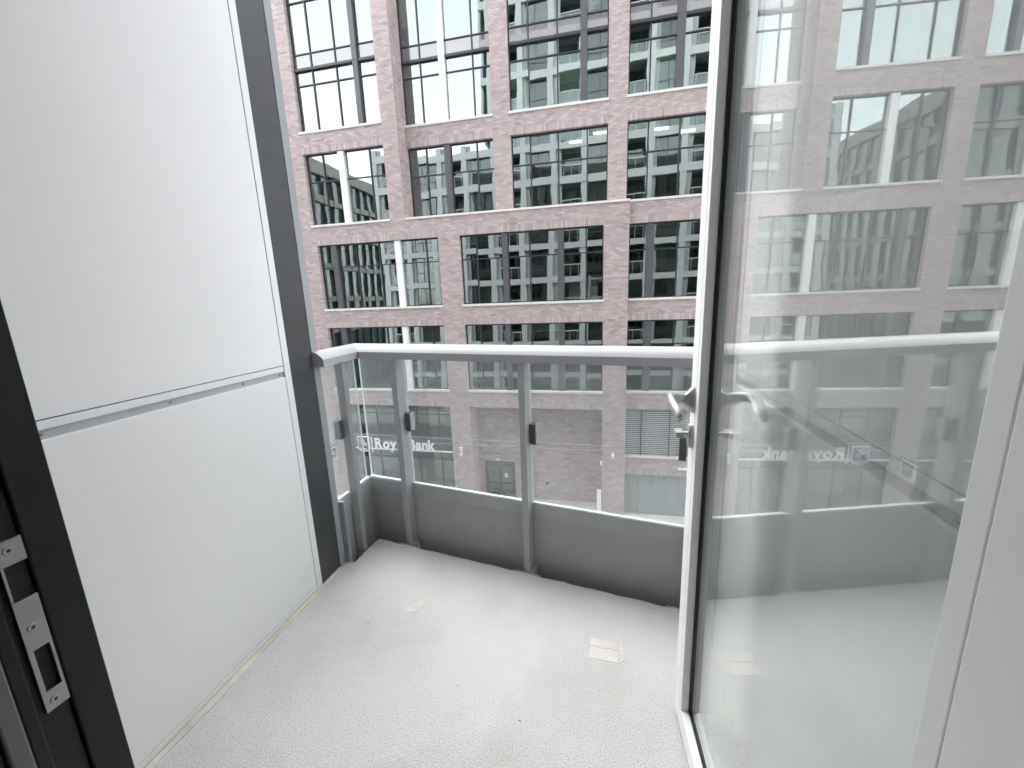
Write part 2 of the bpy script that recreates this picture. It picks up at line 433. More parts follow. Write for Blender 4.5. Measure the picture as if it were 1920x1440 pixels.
# ================================================================== RAILING
rail = empty('balcony_railing', (-1.25, 1.62, ZF), 'grey metal and glass railing at the edge of the balcony', 'railing')
def handrail_profile():
    p = [(0.0, -0.277), (0.0, -0.243)]
    for k in range(1, 9):
        u = 0.060*k/8; p.append((u, -0.243 + 0.036*(1-(1-u/0.060)**2)))
    p += [(0.070, -0.209), (0.078, -0.217), (0.080, -0.277)]
    return p
prof = handrail_profile()
# front length: mitred at the corner with the side return
SX = -1.235                                         # inner face of the side return
def side_pt(u, z, y): return (SX-u, y, z)
# mitre point for offset u: intersection of front line offset u with x = SX-u
def mitre(u):
    p0 = C0 + nR*u
    k = (SX-u-p0.x)/dR.x; q = p0 + dR*k; return q
f_r0 = [(mitre(u).x, mitre(u).y, z) for u, z in prof]
f_r1 = [tuple(fr(2.3, u, z)) for u, z in prof]
MB().prism([f_r0, f_r1]).build('handrail', M['handrail_grey'], rail, smooth=False)
s_r0 = [side_pt(u, z, 1.608) for u, z in prof]
MB().prism([s_r0, f_r0]).build('handrail', M['handrail_grey'], rail)
OFF = 0.065
def rbox(name, mat, s0, s1, o0, o1, z0, z1, parent=rail, bevel=0.0015):
    return MB().fbox(C0-Vector((0, 0, C0.z)), dR, nR, (0, 0, 1), (s0, s1), (o0, o1), (z0, z1)).build(name, M[mat], parent, bevel)
posts = [(0.181, 0.215), (0.872, 0.902), (1.574, 1.606)]
CS = (mitre(OFF)-C0).dot(dR)                        # start of the front rail plane at the corner
edges = [CS+0.004] + [p for pr in posts for p in pr] + [2.3]
for s0, s1 in posts:
    p = rbox('post', 'rail_grey', s0, s1, 0.015, OFF+0.030, -1.62, -0.2775)
    rbox('cap_plate', 'rail_grey', s0-0.006, s1+0.012, 0.010, 0.070, -0.2815, -0.2772, p)
    rbox('bracket', 'rail_grey', s0-0.055, s1+0.055, 0.004, 0.013, ZF-0.17, ZF-0.004, p)
    rbox('bracket', 'rail_grey', s1+0.0005, s1+0.022, 0.013, OFF-0.004, ZF-0.10, ZF+0.004, p)
    c = rbox('glass_clamp', 'clamp_grey', s1+0.004, s1+0.030, OFF-0.012, OFF+0.022, -0.664, -0.568, p)
    rbox('clamp_cover', 'handrail_grey', s1+0.0305, s1+0.0345, OFF-0.011, OFF+0.022, -0.662, -0.566, c)
c = rbox('glass_clamp', 'clamp_grey', 1.539, 1.567, OFF-0.012, OFF+0.022, -0.664, -0.568)
for k in range(0, len(edges)-1, 2):
    a, b_ = edges[k], edges[k+1]
    if b_-a < 0.05: continue
    r_ = rbox('bottom_rail', 'rail_grey', a, b_, OFF, OFF+0.028, -1.032, -0.968)
    rbox('glazing_channel', 'glass_edge', a, b_, OFF+0.004, OFF+0.022, -0.9675, -0.9605, r_)
    rbox('infill_panel', 'rail_panel', a, b_, OFF+0.006, OFF+0.012, -1.62, -1.0325)
# front glass: one sheet behind the posts to the second post, another beyond it
rbox('glass_pane', 'rail_glass', CS+0.012, 0.886, OFF+0.009, OFF+0.017, -0.958, -0.270, bevel=0)
rbox('glass_pane', 'rail_glass', 0.890, 2.28, OFF+0.009, OFF+0.017, -0.958, -0.270, bevel=0)
rbox('glass_edge', 'glass_edge', CS+0.0085, CS+0.0115, OFF+0.009, OFF+0.017, -0.958, -0.272, bevel=0)  # added pale strip: the light in the cut edge is put into its colour
# side return
XS = -1.29
yc = mitre(OFF).y
def sbox(name, mat, x0, x1, y0, y1, z0, z1, parent=rail, bevel=0.0015): return box(name, M[mat], parent, x0, x1, y0, y1, z0, z1, bevel)
p = sbox('post', 'rail_grey', -1.292, -1.250, 1.757, 1.790, -1.62, -0.2775)
sbox('cap_plate', 'rail_grey', -1.296, -1.246, 1.745, 1.815, -0.2815, -0.2772, p)
c = sbox('glass_clamp', 'clamp_grey', XS-0.02, XS+0.012, 1.722, 1.750, -0.664, -0.568, p)
sbox('clamp_cover', 'handrail_grey', XS-0.02, XS+0.011, 1.7165, 1.7205, -0.662, -0.566, c)
sbox('bracket', 'rail_grey', -1.286, -1.238, 1.745, 1.80, ZF-0.11, ZF-0.012, p)
ep = sbox('end_post', 'clad_grey', -1.300, -1.262, 1.652, 1.668, -1.62, -0.966)
for (a, b_) in ((1.669, 1.756), (1.791, yc-0.004)):
    r_ = sbox('bottom_rail', 'rail_grey', XS-0.028, XS, a, b_, -1.032, -0.968)
    sbox('glazing_channel', 'glass_edge', XS-0.022, XS-0.004, a, b_, -0.9675, -0.9605, r_)
sbox('infill_panel', 'rail_panel', XS-0.012, XS-0.006, 1.60, 1.7735, -1.62, -1.0325)
sbox('infill_panel', 'rail_panel', XS-0.012, XS-0.006, 1.7745, yc-0.004, -1.62, -1.0325)
sbox('glass_pane', 'rail_glass', XS-0.017, XS-0.009, 1.672, yc-0.022, -0.958, -0.270, bevel=0)
sbox('glass_edge', 'glass_edge', XS-0.017, XS-0.009, yc-0.0215, yc-0.0185, -0.958, -0.272, bevel=0)  # matching strip on the side pane, edge light put into its colour
MB().prism([[(XS-0.001, yc-0.0035, z), (XS-0.001, yc+0.014, z), (XS-0.026, yc+0.014, z), (XS-0.026, yc-0.0035, z)] for z in (-1.62, -1.032)]).build('corner_post', M['rail_grey'], rail)

# ================================================================== DOOR FRAME (the opening the camera looks through)
frame = empty('door_frame', (-0.56, 0.2, -1.2), 'black door frame with a steel strike plate at the left edge', 'door frame')
XJ = -0.56
j = box('jamb', M['jamb_black'], frame, XJ-0.09, XJ, 0.2525, 0.2865, -1.22, 1.05, 0.002)
box('jamb', M['jamb_black'], frame, XJ-0.09, XJ-0.004, 0.226, 0.2524, -1.22, 1.05, 0.001)
box('jamb', M['jamb_black'], frame, XJ-0.09, XJ+0.003, 0.2135, 0.2258, -1.22, 1.05, 0.002)
box('inner_trim', M['jamb_grey'], frame, XJ-0.09, XJ+0.006, 0.198, 0.2133, -1.22, 1.05, 0.002)
box('inner_trim', M['jamb_black'], frame, XJ-0.09, XJ+0.002, 0.150, 0.1978, -1.22, 1.05, 0.002)
# strike plate: three lands joined by a rear strip, one open and one closed slot
def yz(mb, y0, y1, z0, z1, x0=XJ-0.0035, x1=XJ+0.0002): return mb.box(x0, x1, y0, y1, z0, z1)
mb = MB()
yz(mb, 0.2325, 0.2520, -0.2360, -0.2105); yz(mb, 0.2325, 0.2345, -0.2745, -0.2361)
yz(mb, 0.2325, 0.2515, -0.3315, -0.2746); yz(mb, 0.2325, 0.2365, -0.3815, -0.3316); yz(mb, 0.2490, 0.2515, -0.3815, -0.3316)
yz(mb, 0.2325, 0.2515, -0.4040, -0.3816)
sp = mb.build('strike_plate', M['brushed_steel'], frame)
for zc in (-0.221, -0.307, -0.394):
    yc_ = 0.241
    s_ = MB().cyl((XJ-0.001, yc_, zc), (XJ+0.0010, yc_, zc), 0.0050, 18, 0.0040).build('screw', M['screw_steel'], sp)
    MB().cyl((XJ+0.0009, yc_, zc), (XJ+0.0012, yc_, zc), 0.0018, 6).build('socket', M['screw_dark'], s_)
box('head', M['jamb_black'], frame, XJ-0.09, 0.42, 0.15, 0.2865, 1.052, 1.14)
box('threshold', M['jamb_grey'], frame, XJ-0.09, 0.42, 0.15, 0.2865, -1.31, -1.222)
box('hinge_jamb', M['door_white'], frame, 0.345, 0.46, 0.10, 0.262, -1.22, 1.05, 0.002)
# the flat's front wall left and right of the opening
tag(box('front_wall', M['apart_grey'], None, -3.3, XJ-0.092, 0.12, 0.25, -1.4, 1.45), kind='structure')
tag(box('front_wall', M['apart_grey'], None, 0.4615, 2.3, 0.12, 0.25, -1.4, 1.45), kind='structure')
tag(box('front_wall', M['apart_grey'], None, XJ-0.09, 0.46, 0.12, 0.25, 1.142, 1.45), kind='structure')

# ================================================================== GLASS DOOR (open, hinged on the right)
TH = math.radians(3.14)
mD = Vector((math.cos(TH), math.sin(TH), 0)); tD = Vector((-math.sin(TH), math.cos(TH), 0)); kD = Vector((0, 0, 1))
door = empty('glass_door', tuple(tD*0.25 + mD*0.325 + kD*-1.29), 'white framed glass door standing open on the right, reflecting the street', 'door')
def dbox(name, mat, a0, a1, c0, c1, z0, z1, parent=door, bevel=0.0015):
    return MB().fbox((0, 0, 0), tD, mD, kD, (a0, a1), (c0, c1), (z0, z1)).build(name, M[mat], parent, bevel)
A0, A1, ZB, ZT = 0.250, 1.139, -1.288, 0.980
GI0, GI1 = 0.344, 1.0667                            # clear glass between the beads, inner face
CI, CG, CE = 0.290, 0.3165, 0.362
dbox('stile', 'door_white', 1.0905, A1, CI, CE, ZB, ZT)
dbox('stile', 'door_white', A0, 0.3205, CI, CE, ZB, ZT)
dbox('rail', 'door_white', 0.321, 1.090, CI, CE, ZB, -1.2500)
dbox('rail', 'door_white', 0.321, 1.090, CI, CE, 0.905, ZT)
for c0, c1 in ((CI+0.0004, CG-0.0045), (0.3385, CE-0.0004)):
    dbox('glazing_bead', 'door_white', GI1, 1.0900, c0, c1, -1.2495, 0.9045)
    dbox('glazing_bead', 'door_white', 0.3212, GI0, c0, c1, -1.2495, 0.9045)
    dbox('glazing_bead', 'door_white', GI0+0.0004, GI1-0.0004, c0, c1, -1.2495, -1.2260)
    dbox('glazing_bead', 'door_white', GI0+0.0004, GI1-0.0004, c0, c1, 0.881, 0.9045)
for c0, c1 in ((CG-0.0044, CG-0.0004), (0.3334, 0.3384)):
    dbox('gasket', 'gasket_black', GI1-0.006, 1.0895, c0, c1, -1.249, 0.904, bevel=0)
    dbox('gasket', 'gasket_black', 0.3214, GI0+0.004, c0, c1, -1.249, 0.904, bevel=0)
    dbox('gasket', 'gasket_black', GI0+0.0045, GI1-0.0065, c0, c1, -1.249, -1.2215, bevel=0)
dbox('spacer', 'gasket_black', GI1-0.004, 1.088, CG+0.0046, 0.3281, -1.246, 0.90, bevel=0)
dbox('spacer', 'screw_steel', GI0+0.003, GI1-0.0045, CG+0.0046, 0.3281, -1.246, -1.2245, bevel=0)
dbox('glass_pane', 'door_glass', 0.323, 1.0885, CG, CG+0.0045, -1.2485, 0.903, bevel=0)
dbox('glass_pane', 'door_glass', 0.323, 1.0885, 0.3285, 0.3330, -1.2485, 0.903, bevel=0)

def D(a, c, z): return tD*a + mD*c + kD*z
def lever(c_face, sgn, name_door):
    """rosette plus a flat curved lever; sgn -1 = inner side, +1 = outer side"""
    zc, ac = -0.279, 1.108
    # flared rosette: rounded rectangle rings shrinking away from the face
    rings = []
    for e, hw, hh in ((0.0, 0.0165, 0.0365), (0.004, 0.0165, 0.0365), (0.010, 0.0125, 0.0300), (0.018, 0.0095, 0.0190), (0.028, 0.0085, 0.0120), (0.036, 0.0085, 0.0105)):
        rg = []
        for k in range(24):
            an = 2*math.pi*k/24; ca, sa = math.cos(an), math.sin(an)
            q = 2.6
            rg.append(D(ac + hw*math.copysign(abs(ca)**(2/q), ca), c_face + sgn*e, zc + hh*math.copysign(abs(sa)**(2/q), sa)))
        rings.append(rg)
    h = MB().prism(rings).build('handle', M['satin_nickel'], name_door, smooth=True)
    # lever: neck goes out, turns towards the hinge and droops
    path = [(ac, 0.026, zc+0.004, 0.0085, 0.0110), (ac, 0.040, zc+0.006, 0.0095, 0.0120), (ac-0.003, 0.052, zc+0.008, 0.0105, 0.0130), (ac-0.013, 0.061, zc+0.009, 0.0095, 0.0135),
            (ac-0.030, 0.0650, zc+0.008, 0.0085, 0.0135), (ac-0.050, 0.0650, zc+0.004, 0.0080, 0.0132), (ac-0.070, 0.0635, zc-0.001, 0.0078, 0.0126),
            (ac-0.087, 0.0610, zc-0.007, 0.0076, 0.0118), (ac-0.100, 0.0585, zc-0.015, 0.0074, 0.0108), (ac-0.108, 0.0570, zc-0.022, 0.0066, 0.0095)]
    rings = []
    P = [Vector((a, e, z)) for a, e, z, _, _ in path]
    for i, (a, e, z, th_, hh) in enumerate(path):
        d = (P[min(i+1, len(P)-1)] - P[max(i-1, 0)]).normalized()
        side = Vector((0, 0, 1)) - d*d.z; side.normalize()
        nn = d.cross(side)
        rg = []
        for k in range(16):
            an = 2*math.pi*k/16; ca, sa = math.cos(an), math.sin(an); q = 3.0
            v = P[i] + nn*(th_*math.copysign(abs(ca)**(2/q), ca)) + side*(hh*math.copysign(abs(sa)**(2/q), sa))
            rg.append(D(v.x, c_face + sgn*v.y, v.z))
        rings.append(rg)
    MB().prism(rings).build('lever', M['satin_nickel'], h, smooth=True)
lever(CI, -1, door); lever(CE, 1, door)
# lock below the inner handle: rounded plate and thumb turn
def lockplate(c_face, sgn, turn):
    rings = []
    for e, k_ in ((0.0, 1.0), (0.007, 1.0), (0.010, 0.9), (0.011, 0.7)):
        rg = []
        for k in range(28):
            an = 2*math.pi*k/28; ca, sa = math.cos(an), math.sin(an); q = 3.2
            rg.append(D(1.108 + 0.0155*k_*math.copysign(abs(ca)**(2/q), ca), c_face+sgn*e, -0.378 + (0.033-0.0155*(1-k_))*math.copysign(abs(sa)**(2/q), sa)))
        rings.append(rg)
    lk = MB().prism(rings).build('lock', M['satin_nickel'], door, smooth=False, bevel=0)
    if turn:
        MB().cyl(D(1.108, c_face+sgn*0.010, -0.372), D(1.108, c_face+sgn*0.024, -0.372), 0.0055, 14).build('spindle', M['satin_nickel'], lk)
        dbox('thumb_turn', 'satin_nickel', 1.090, 1.126, c_face+sgn*0.044, c_face+sgn*0.0235, -0.3805, -0.3635, lk, 0.002)
    else:
        MB().cyl(D(1.108, c_face+sgn*0.010, -0.372), D(1.108, c_face+sgn*0.016, -0.372), 0.009, 16).build('cylinder', M['satin_nickel'], lk)
lockplate(CI, -1, True); lockplate(CE, 1, False)
for z in (-0.95, 0.0, 0.75):
    MB().cyl(D(A0-0.010, 0.352, z-0.05), D(A0-0.010, 0.352, z+0.05), 0.009, 14).build('hinge', M['satin_nickel'], door)

# ================================================================== BRICK OFFICE BUILDING ACROSS THE STREET
YB, YR, YL = 20.0, 20.87, 20.25                     # front plane, recessed upper plane, right-hand lower plane
REV = 0.22                                          # depth of the window reveals
office = empty('office_building', (-6, YB, ZST), 'brick office building across the street with large grid windows', 'building')

def W_(x0): return (x0, x0+4.44)
UP1, UP0 = (8.33, 15.23), (3.93, 7.43)              # upper window rows (tall one above, single one below)
ROW3, ROW4 = (-0.37, 3.03), (-4.77, -1.27)
GRD = (ZST, -5.57)
front_open = []
for x in (-20.25, -14.95): front_open += [(*W_(x), *UP1), (*W_(x), *UP0)]
for x0, x1 in ((-22.7, -15.9), (-14.80, -8.03), (-6.93, -0.09)):
    front_open += [(x0, x1, *ROW3), (x0, x1, *ROW4), (x0, x1, *GRD)]
rec_open = []
for x0, x1 in ((-9.68, -5.25), (-4.40, 0.06), (0.91, 5.35), (6.20, 10.64), (11.50, 15.94), (16.80, 21.24)): rec_open += [(x0, x1, *UP1), (x0, x1, *UP0)]
low_open = [(1.03, 7.85, *ROW3), (1.03, 7.85, *ROW4), (1.03, 7.85, -8.07, -5.57), (1.03, 7.85, ZST, -8.97)]
for x0 in (8.95, 16.87): low_open += [(x0, x0+5.8, *ROW3), (x0, x0+5.8, *ROW4), (x0, x0+5.8, *GRD)]
soldier_h = 0.30

BR = []                                             # every brick: corner points and tone
def lay(O, U, Nn, u0, u1, v0, v1, opens, soldiers=True, phase=0.0):
    """running bond with soldier courses over the openings, bricks proud of a mortar bed"""
    O, U, Nn = Vector(O), Vector(U), Vector(Nn)
    P = lambda u, v, d: O + U*u + Vector((0, 0, v)) - Nn*d
    sold = [(a, b, z1, z1+soldier_h) for a, b, z0, z1 in opens] if soldiers else []
    blocked = opens + sold
    zs = v0 - ((v0-0.03) % 0.1)
    k = 0
    z = zs
    while z < v1-0.02:
        a, b = max(z, v0), min(z+0.1, v1)
        mid = (a+b)/2
        iv = [(u0, u1, 0, 0)]
        for (x0, x1, y0, y1) in blocked:
            if y0 < mid < y1:
                real = 1 if (x0, x1, y0, y1) in opens else 0
                nv = []
                for (p, q, lp, lq) in iv:
                    if x1 <= p or x0 >= q: nv.append((p, q, lp, lq)); continue
                    if x0 > p: nv.append((p, x0, lp, real))
                    if x1 < q: nv.append((x1, q, real, lq))
                iv = nv
        row = int(round((z-0.03)/0.1))
        off = phase + (0.15 if row % 2 else 0.0)
        for (p, q, lp, lq) in iv:
            if q-p < 0.02: continue
            MORT.append((O, U, Nn, p+0.004, q-0.004, a, b))
            x = math.floor((p-off)/0.3)*0.3 + off
            while x < q-0.004:
                e0, e1 = max(x, p), min(x+0.3, q)
                x += 0.3
                if e1-e0 < 0.03: continue
                l_, r_ = (0.0 if e0 == p else 0.005), (0.0 if e1 == q else 0.005)
                dep = REV if ((e0 == p and lp) or (e1 == q and lq)) else 0.03
                BR.append((O, U, Nn, e0+l_, e1-r_, a+0.005, b-0.005, dep, random.uniform(-0.0015, 0.003)))
        z += 0.1
    for (a, b, z0, z1) in sold:
        MORT.append((O, U, Nn, a-0.004, b+0.004, z0+0.01, z1))
        n = int(round((b-a)/0.1)); st = (b-a)/n
        for i in range(n):
            BR.append((O, U, Nn, a+i*st+0.005, a+(i+1)*st-0.005, z0+0.0, z1-0.006, REV, random.uniform(-0.0015, 0.002)))
MORT = []
X0F, X1F, ZTOP = -24.03, 23.5, 17.03
lay((0, YB, 0), (1, 0, 0), (0, -1, 0), X0F, 1.02, ZST, 3.93, [o for o in front_open if o[3] < 3.9])
lay((0, YB, 0), (1, 0, 0), (0, -1, 0), X0F, -9.70, 3.93, ZTOP, [o for o in front_open if o[3] > 3.9])
lay((0, YR, 0), (1, 0, 0), (0, -1, 0), -9.68, X1F, 3.93, ZTOP, rec_open)
lay((0, YL, 0), (1, 0, 0), (0, -1, 0), 1.02, X1F, ZST, 3.93, low_open)
lay((-9.70, YB, 0), (0, 1, 0), (1, 0, 0), 0.002, YR-YB+0.2, 3.93, ZTOP, [], False, 0.1)     # return into the recess
lay((1.02, YB, 0), (0, 1, 0), (1, 0, 0), 0.002, YL-YB+0.1, ZST, 3.93, [], False, 0.1)
# entrance alcove
YA = 21.25
adoor = (-6.63, -4.88, ZST, -9.12)
lay((0, YA, 0), (1, 0, 0), (0, -1, 0), -6.93, -0.09, ZST, -5.57, [adoor], False)
lay((-6.93, YB, 0), (0, 1, 0), (1, 0, 0), REV+0.002, YA-YB, ZST, -5.57, [], False)
lay((-0.09, YB, 0), (0, 1, 0), (-1, 0, 0), REV+0.002, YA-YB, ZST, -5.57, [], False)

tones = np.array([(0.43, 0.357, 0.350), (0.415, 0.34, 0.334), (0.45, 0.383, 0.376), (0.39, 0.32, 0.317), (0.475, 0.415, 0.405), (0.345, 0.286, 0.285), (0.43, 0.345, 0.338)])
tw = np.array([0.26, 0.2, 0.2, 0.1, 0.12, 0.04, 0.08])
def brick_corners(b):
    O, U, Nn, u0, u1, v0, v1, dep, pr = b
    Z = Vector((0, 0, 1)); r = []
    for d in (-pr, dep):
        for (u, v) in ((u0, v0), (u1, v0), (u1, v1), (u0, v1)): r.append(O + U*u + Z*v - Nn*d)
    return r
def to_px(p):
    c = Vector((p.dot(rt2), p.dot(up2), p.dot(fw)))
    return (960+F_PX*c.x/c.z, 720-F_PX*c.y/c.z) if c.z > 0.1 else (-9999, -9999)
# the bricks that show largest from the camera become objects of their own
areas = []
for i, b in enumerate(BR):
    cs = brick_corners(b)[:4]
    q = [to_px(p) for p in (cs[0], cs[2])]
    if all(560 < x < 1310 and 0 < y < 640 for x, y in q):
        areas.append((abs((q[1][0]-q[0][0])*(q[1][1]-q[0][1])), i))
areas.sort(reverse=True)
single = set(i for _, i in areas[:300])
FQ = ((0, 1, 2, 3), (1, 5, 6, 2), (4, 0, 3, 7), (3, 2, 6, 7), (4, 5, 1, 0))
def brick_mesh(name, items):
    nb = len(items)
    V = np.empty((nb, 8, 3)); T = np.empty((nb, 20, 4)); T[:, :, 3] = 1
    for k, b in enumerate(items):
        V[k] = [tuple(p) for p in brick_corners(b)]
        tone = tones[np.random.choice(len(tones), p=tw)]*np.random.uniform(0.95, 1.15)
        T[k, :, :3] = tone
    F = (np.array(FQ)[None] + np.arange(nb)[:, None, None]*8).reshape(-1, 4)
    me = bpy.data.meshes.new(name)
    me.from_pydata(V.reshape(-1, 3).tolist(), [], F.tolist())
    ca = me.color_attributes.new('tone', 'FLOAT_COLOR', 'CORNER')
    ca.data.foreach_set('color', T.reshape(-1).astype(np.float32))
    me.materials.append(M['brick'])
    return me
rest = [b for i, b in enumerate(BR) if i not in single]
me = brick_mesh('brickwork', rest)
bw = bpy.data.objects.new('brickwork', me); col.objects.link(bw); put(bw, office); bw['kind'] = 'stuff'
# mortar bed behind the bricks
mb = MB()
for (O, U, Nn, u0, u1, v0, v1) in MORT:
    mb.fbox(O, U, (0, 0, 1), -Nn, (u0, u1), (v0, v1), (0.012, REV-0.02))
me = bpy.data.meshes.new('mortar_bed'); me.from_pydata(mb.v, [], mb.f); me.materials.append(M['mortar'])
mo = bpy.data.objects.new('mortar_bed', me); col.objects.link(mo); put(mo, office)
# single bricks share a handful of meshes
cache = {}
for i in sorted(single):
    O, U, Nn, u0, u1, v0, v1, dep, pr = BR[i]
    key = (round(u1-u0, 3), round(v1-v0, 3), round(dep, 3), i % 5)
    if key not in cache:
        cache[key] = brick_mesh('brick', [(Vector((0, 0, 0)), U, Nn, 0.0, u1-u0, 0.0, v1-v0, dep, 0.0)])
    o = bpy.data.objects.new('brick', cache[key]); col.objects.link(o); o.parent = office
    o.matrix_parent_inverse = wm(office).inverted()
    o.location = O + U*u0 + Vector((0, 0, v0)) + Nn*pr
# roof behind the parapet and the solid body of the building
box('roof', M['room_grey'], office, X0F+0.1, X1F-0.1, YR+0.5, 44, ZTOP-0.6, ZTOP-0.3)
box('coping', M['sill_stone'], office, X0F-0.05, -9.66, YB-0.06, YB+0.5, ZTOP, ZTOP+0.12)
box('coping', M['sill_stone'], office, -9.65, X1F+0.05, YR-0.06, YR+0.5, ZTOP, ZTOP+0.12)
box('side_wall', M['mortar'], office, X1F-0.25, X1F, YL+0.3, 44, ZST, ZTOP-0.01)
box('side_wall', M['mortar'], office, X0F, X0F+0.25, YB+0.3, 44, ZST, ZTOP-0.01)
box('back_wall', M['room_grey'], office, X0F, X1F, 43.9, 44.2, ZST, ZTOP-0.3)
# ledges where the upper storeys step back
box('ledge', M['sill_stone'], office, -9.69, 1.03, YB-0.045, YR+0.3, 3.932, 4.03, 0.006)
box('ledge', M['sill_stone'], office, 1.05, X1F, YL-0.045, YR+0.3, 3.932, 4.03, 0.006)

WN = [0]
def window(x0, x1, z0, z1, Y, mull, fins, trans, sill=True, spandrel=None, depth=2.6, glass='window_glass', blinds=(), lamps=()):
    """frame part with panes, mullions, fins, transoms, sill as sub-parts"""
    Yg = Y+REV
    zs = z0
    fm = MB()
    if sill: zs = z0+0.11
    fwid = 0.05
    fm.box(x0-0.02, x0+fwid, Yg-0.03, Yg+0.06, zs, z1); fm.box(x1-fwid, x1+0.02, Yg-0.03, Yg+0.06, zs, z1)
    fm.box(x0+fwid, x1-fwid, Yg-0.03, Yg+0.06, z1-0.07, z1+0.02); fm.box(x0+fwid, x1-fwid, Yg-0.03, Yg+0.06, zs-0.03, zs+0.04)
    win = fm.build('window', M['mullion_dark'], office)
    if sill: box('sill', M['sill_stone'], win, x0-0.045, x1+0.03, Y-0.05, Yg+0.05, z0+0.002, z0+0.108, 0.006)
    vs = [x0+fwid] + sorted([m_ for m_ in mull] + [(a+b)/2 for a, b, _ in fins]) + [x1-fwid]
    for m_ in mull: box('mullion', M['mullion_dark'], win, m_-0.028, m_+0.028, Yg-0.055, Yg+0.05, zs+0.04, z1-0.07)
    hb = sorted(trans)
    fx = sorted([(a, b) for a, b, _ in fins])
    for z in hb:
        cuts = [x0+fwid] + [q for a, b in fx for q in (a-0.001, b+0.001)] + [x1-fwid]
        for k in range(0, len(cuts), 2):
            big = spandrel and abs(z-spandrel[0]) < 0.01
            h_, d_ = (0.055, 0.12) if big else (0.024, 0.047)
            if cuts[k+1]-cuts[k] > 0.02: box('transom', M['mullion_dark'], win, cuts[k], cuts[k+1], Yg-d_, Yg+0.045, z-h_, z+h_)
    for a, b, kind in fins:
        fzs = [zs-0.02] + ([spandrel[0]] if spandrel else [hb[0]] if hb else []) + [z1-0.02]
        for q in range(len(fzs)-1):
            box('fin', M['fin_white' if kind == 'w' else 'fin_grey'], win, a, b, Yg-0.17, Yg+0.03, fzs[q]+0.006, fzs[q+1]-0.006)
    edges_x = []
    lines = sorted([(m_-0.028, m_+0.028) for m_ in mull] + fx)
    cur = x0+fwid
    for a, b in lines: edges_x.append((cur, a)); cur = b
    edges_x.append((cur, x1-fwid))
    zl = [zs+0.04] + hb + [z1-0.07]
    for a, b in edges_x:
        if b-a < 0.06: continue
        for q in range(len(zl)-1):
            c0, c1 = zl[q], zl[q+1]
            if spandrel and abs(c0-spandrel[0]) < 0.01:
                MB().box(a+0.002, b-0.002, Yg, Yg+0.03, c0+0.025, c1-0.025).build('spandrel_panel', M['spandrel'], win); continue
            o = MB().box(-(b-a)/2+0.002, (b-a)/2-0.002, -0.006, 0.006, -(c1-c0)/2, (c1-c0)/2).build('pane', M[glass])
            o.location = ((a+b)/2, Yg+0.01, (c0+c1)/2)
            o.rotation_euler = (random.gauss(0, 0.0014), 0, random.gauss(0, 0.0018))
            o.parent = win
            if (WN[0], len(blinds)) and random.random() < (blinds[0] if blinds else 0) and c1-c0 > 0.8:
                hbl = (c1-c0)*random.choice((0.35, 0.6, 1.0, 1.0))
                box('blind', M['blind'], win, a+0.03, b-0.03, Yg+0.12, Yg+0.13, c1-hbl, c1)
    WN[0] += 1
    # the room behind: back wall, ceiling, floor, sides
    rb = MB(); yb = Yg+depth
    rb.box(x0-0.4, x1+0.4, yb, yb+0.1, z0-0.6, z1+0.2); rb.box(x0-0.4, x1+0.4, Yg+0.12, yb, z1+0.05, z1+0.15)
    rb.box(x0-0.4, x1+0.4, Yg+0.12, yb, z0-0.6, z0-0.5); rb.box(x0-0.5, x0-0.4, Yg+0.12, yb, z0-0.6, z1+0.2); rb.box(x1+0.4, x1+0.5, Yg+0.12, yb, z0-0.6, z1+0.2)
    rb.build('interior', M['room_grey'], win)
    for (xl, dl) in lamps: box('ceiling_light', M['lamp'], win, xl-0.3, xl+0.3, Yg+dl, Yg+dl+0.14, z1-0.02, z1+0.03)
    return win

SPN = (11.20, 11.88)
def tall(x0, x1, Y, mull, fins, bl): window(x0, x1, *UP1, Y, mull, fins, [10.53, 11.20, 11.88, 14.02], True, SPN, blinds=bl)
def single_w(x0, x1, Y, mull, fins, bl, lamps=()): window(x0, x1, *UP0, Y, mull, fins, [6.13], True, None, blinds=bl, lamps=lamps)
tall(-14.95, -10.51, YB, [-13.98, -12.66], [(-11.71, -11.46, 'g')], (0.0,))
tall(-20.25, -15.81, YB, [-19.28, -17.96], [(-17.01, -16.76, 'g')], (0.0,))
tall(-9.68, -5.25, YR, [-8.74, -6.12], [(-7.76, -7.46, 'w')], (0.15,))
tall(-4.40, 0.06, YR, [-3.48, -2.17], [(-1.15, -0.86, 'g')], (0.3,))
tall(0.91, 5.35, YR, [1.81, 4.4], [(2.85, 3.17, 'g')], (0.3,))
tall(6.20, 10.64, YR, [7.1, 9.7], [(8.14, 8.44, 'g')], (0.3,))
single_w(-14.95, -10.51, YB, [-13.97, -11.36], [(-13.04, -12.72, 'w')], (0.0,))
single_w(-20.25, -15.81, YB, [-19.27, -16.66], [(-18.34, -18.02, 'w')], (0.0,))
single_w(-9.68, -5.25, YR, [-8.74, -6.11], [(-7.76, -7.46, 'g')], (0.1,))
single_w(-4.40, 0.06, YR, [-3.49, -2.18, -0.86], [], (0.25,), ((-1.5, 1.6), (-0.3, 0.8)))
single_w(0.91, 5.35, YR, [1.80, 3.12, 4.4], [], (0.2,), ((2.5, 1.2), (3.8, 1.9)))
single_w(6.20, 10.64, YR, [7.1, 8.4, 9.7], [], (0.2,))
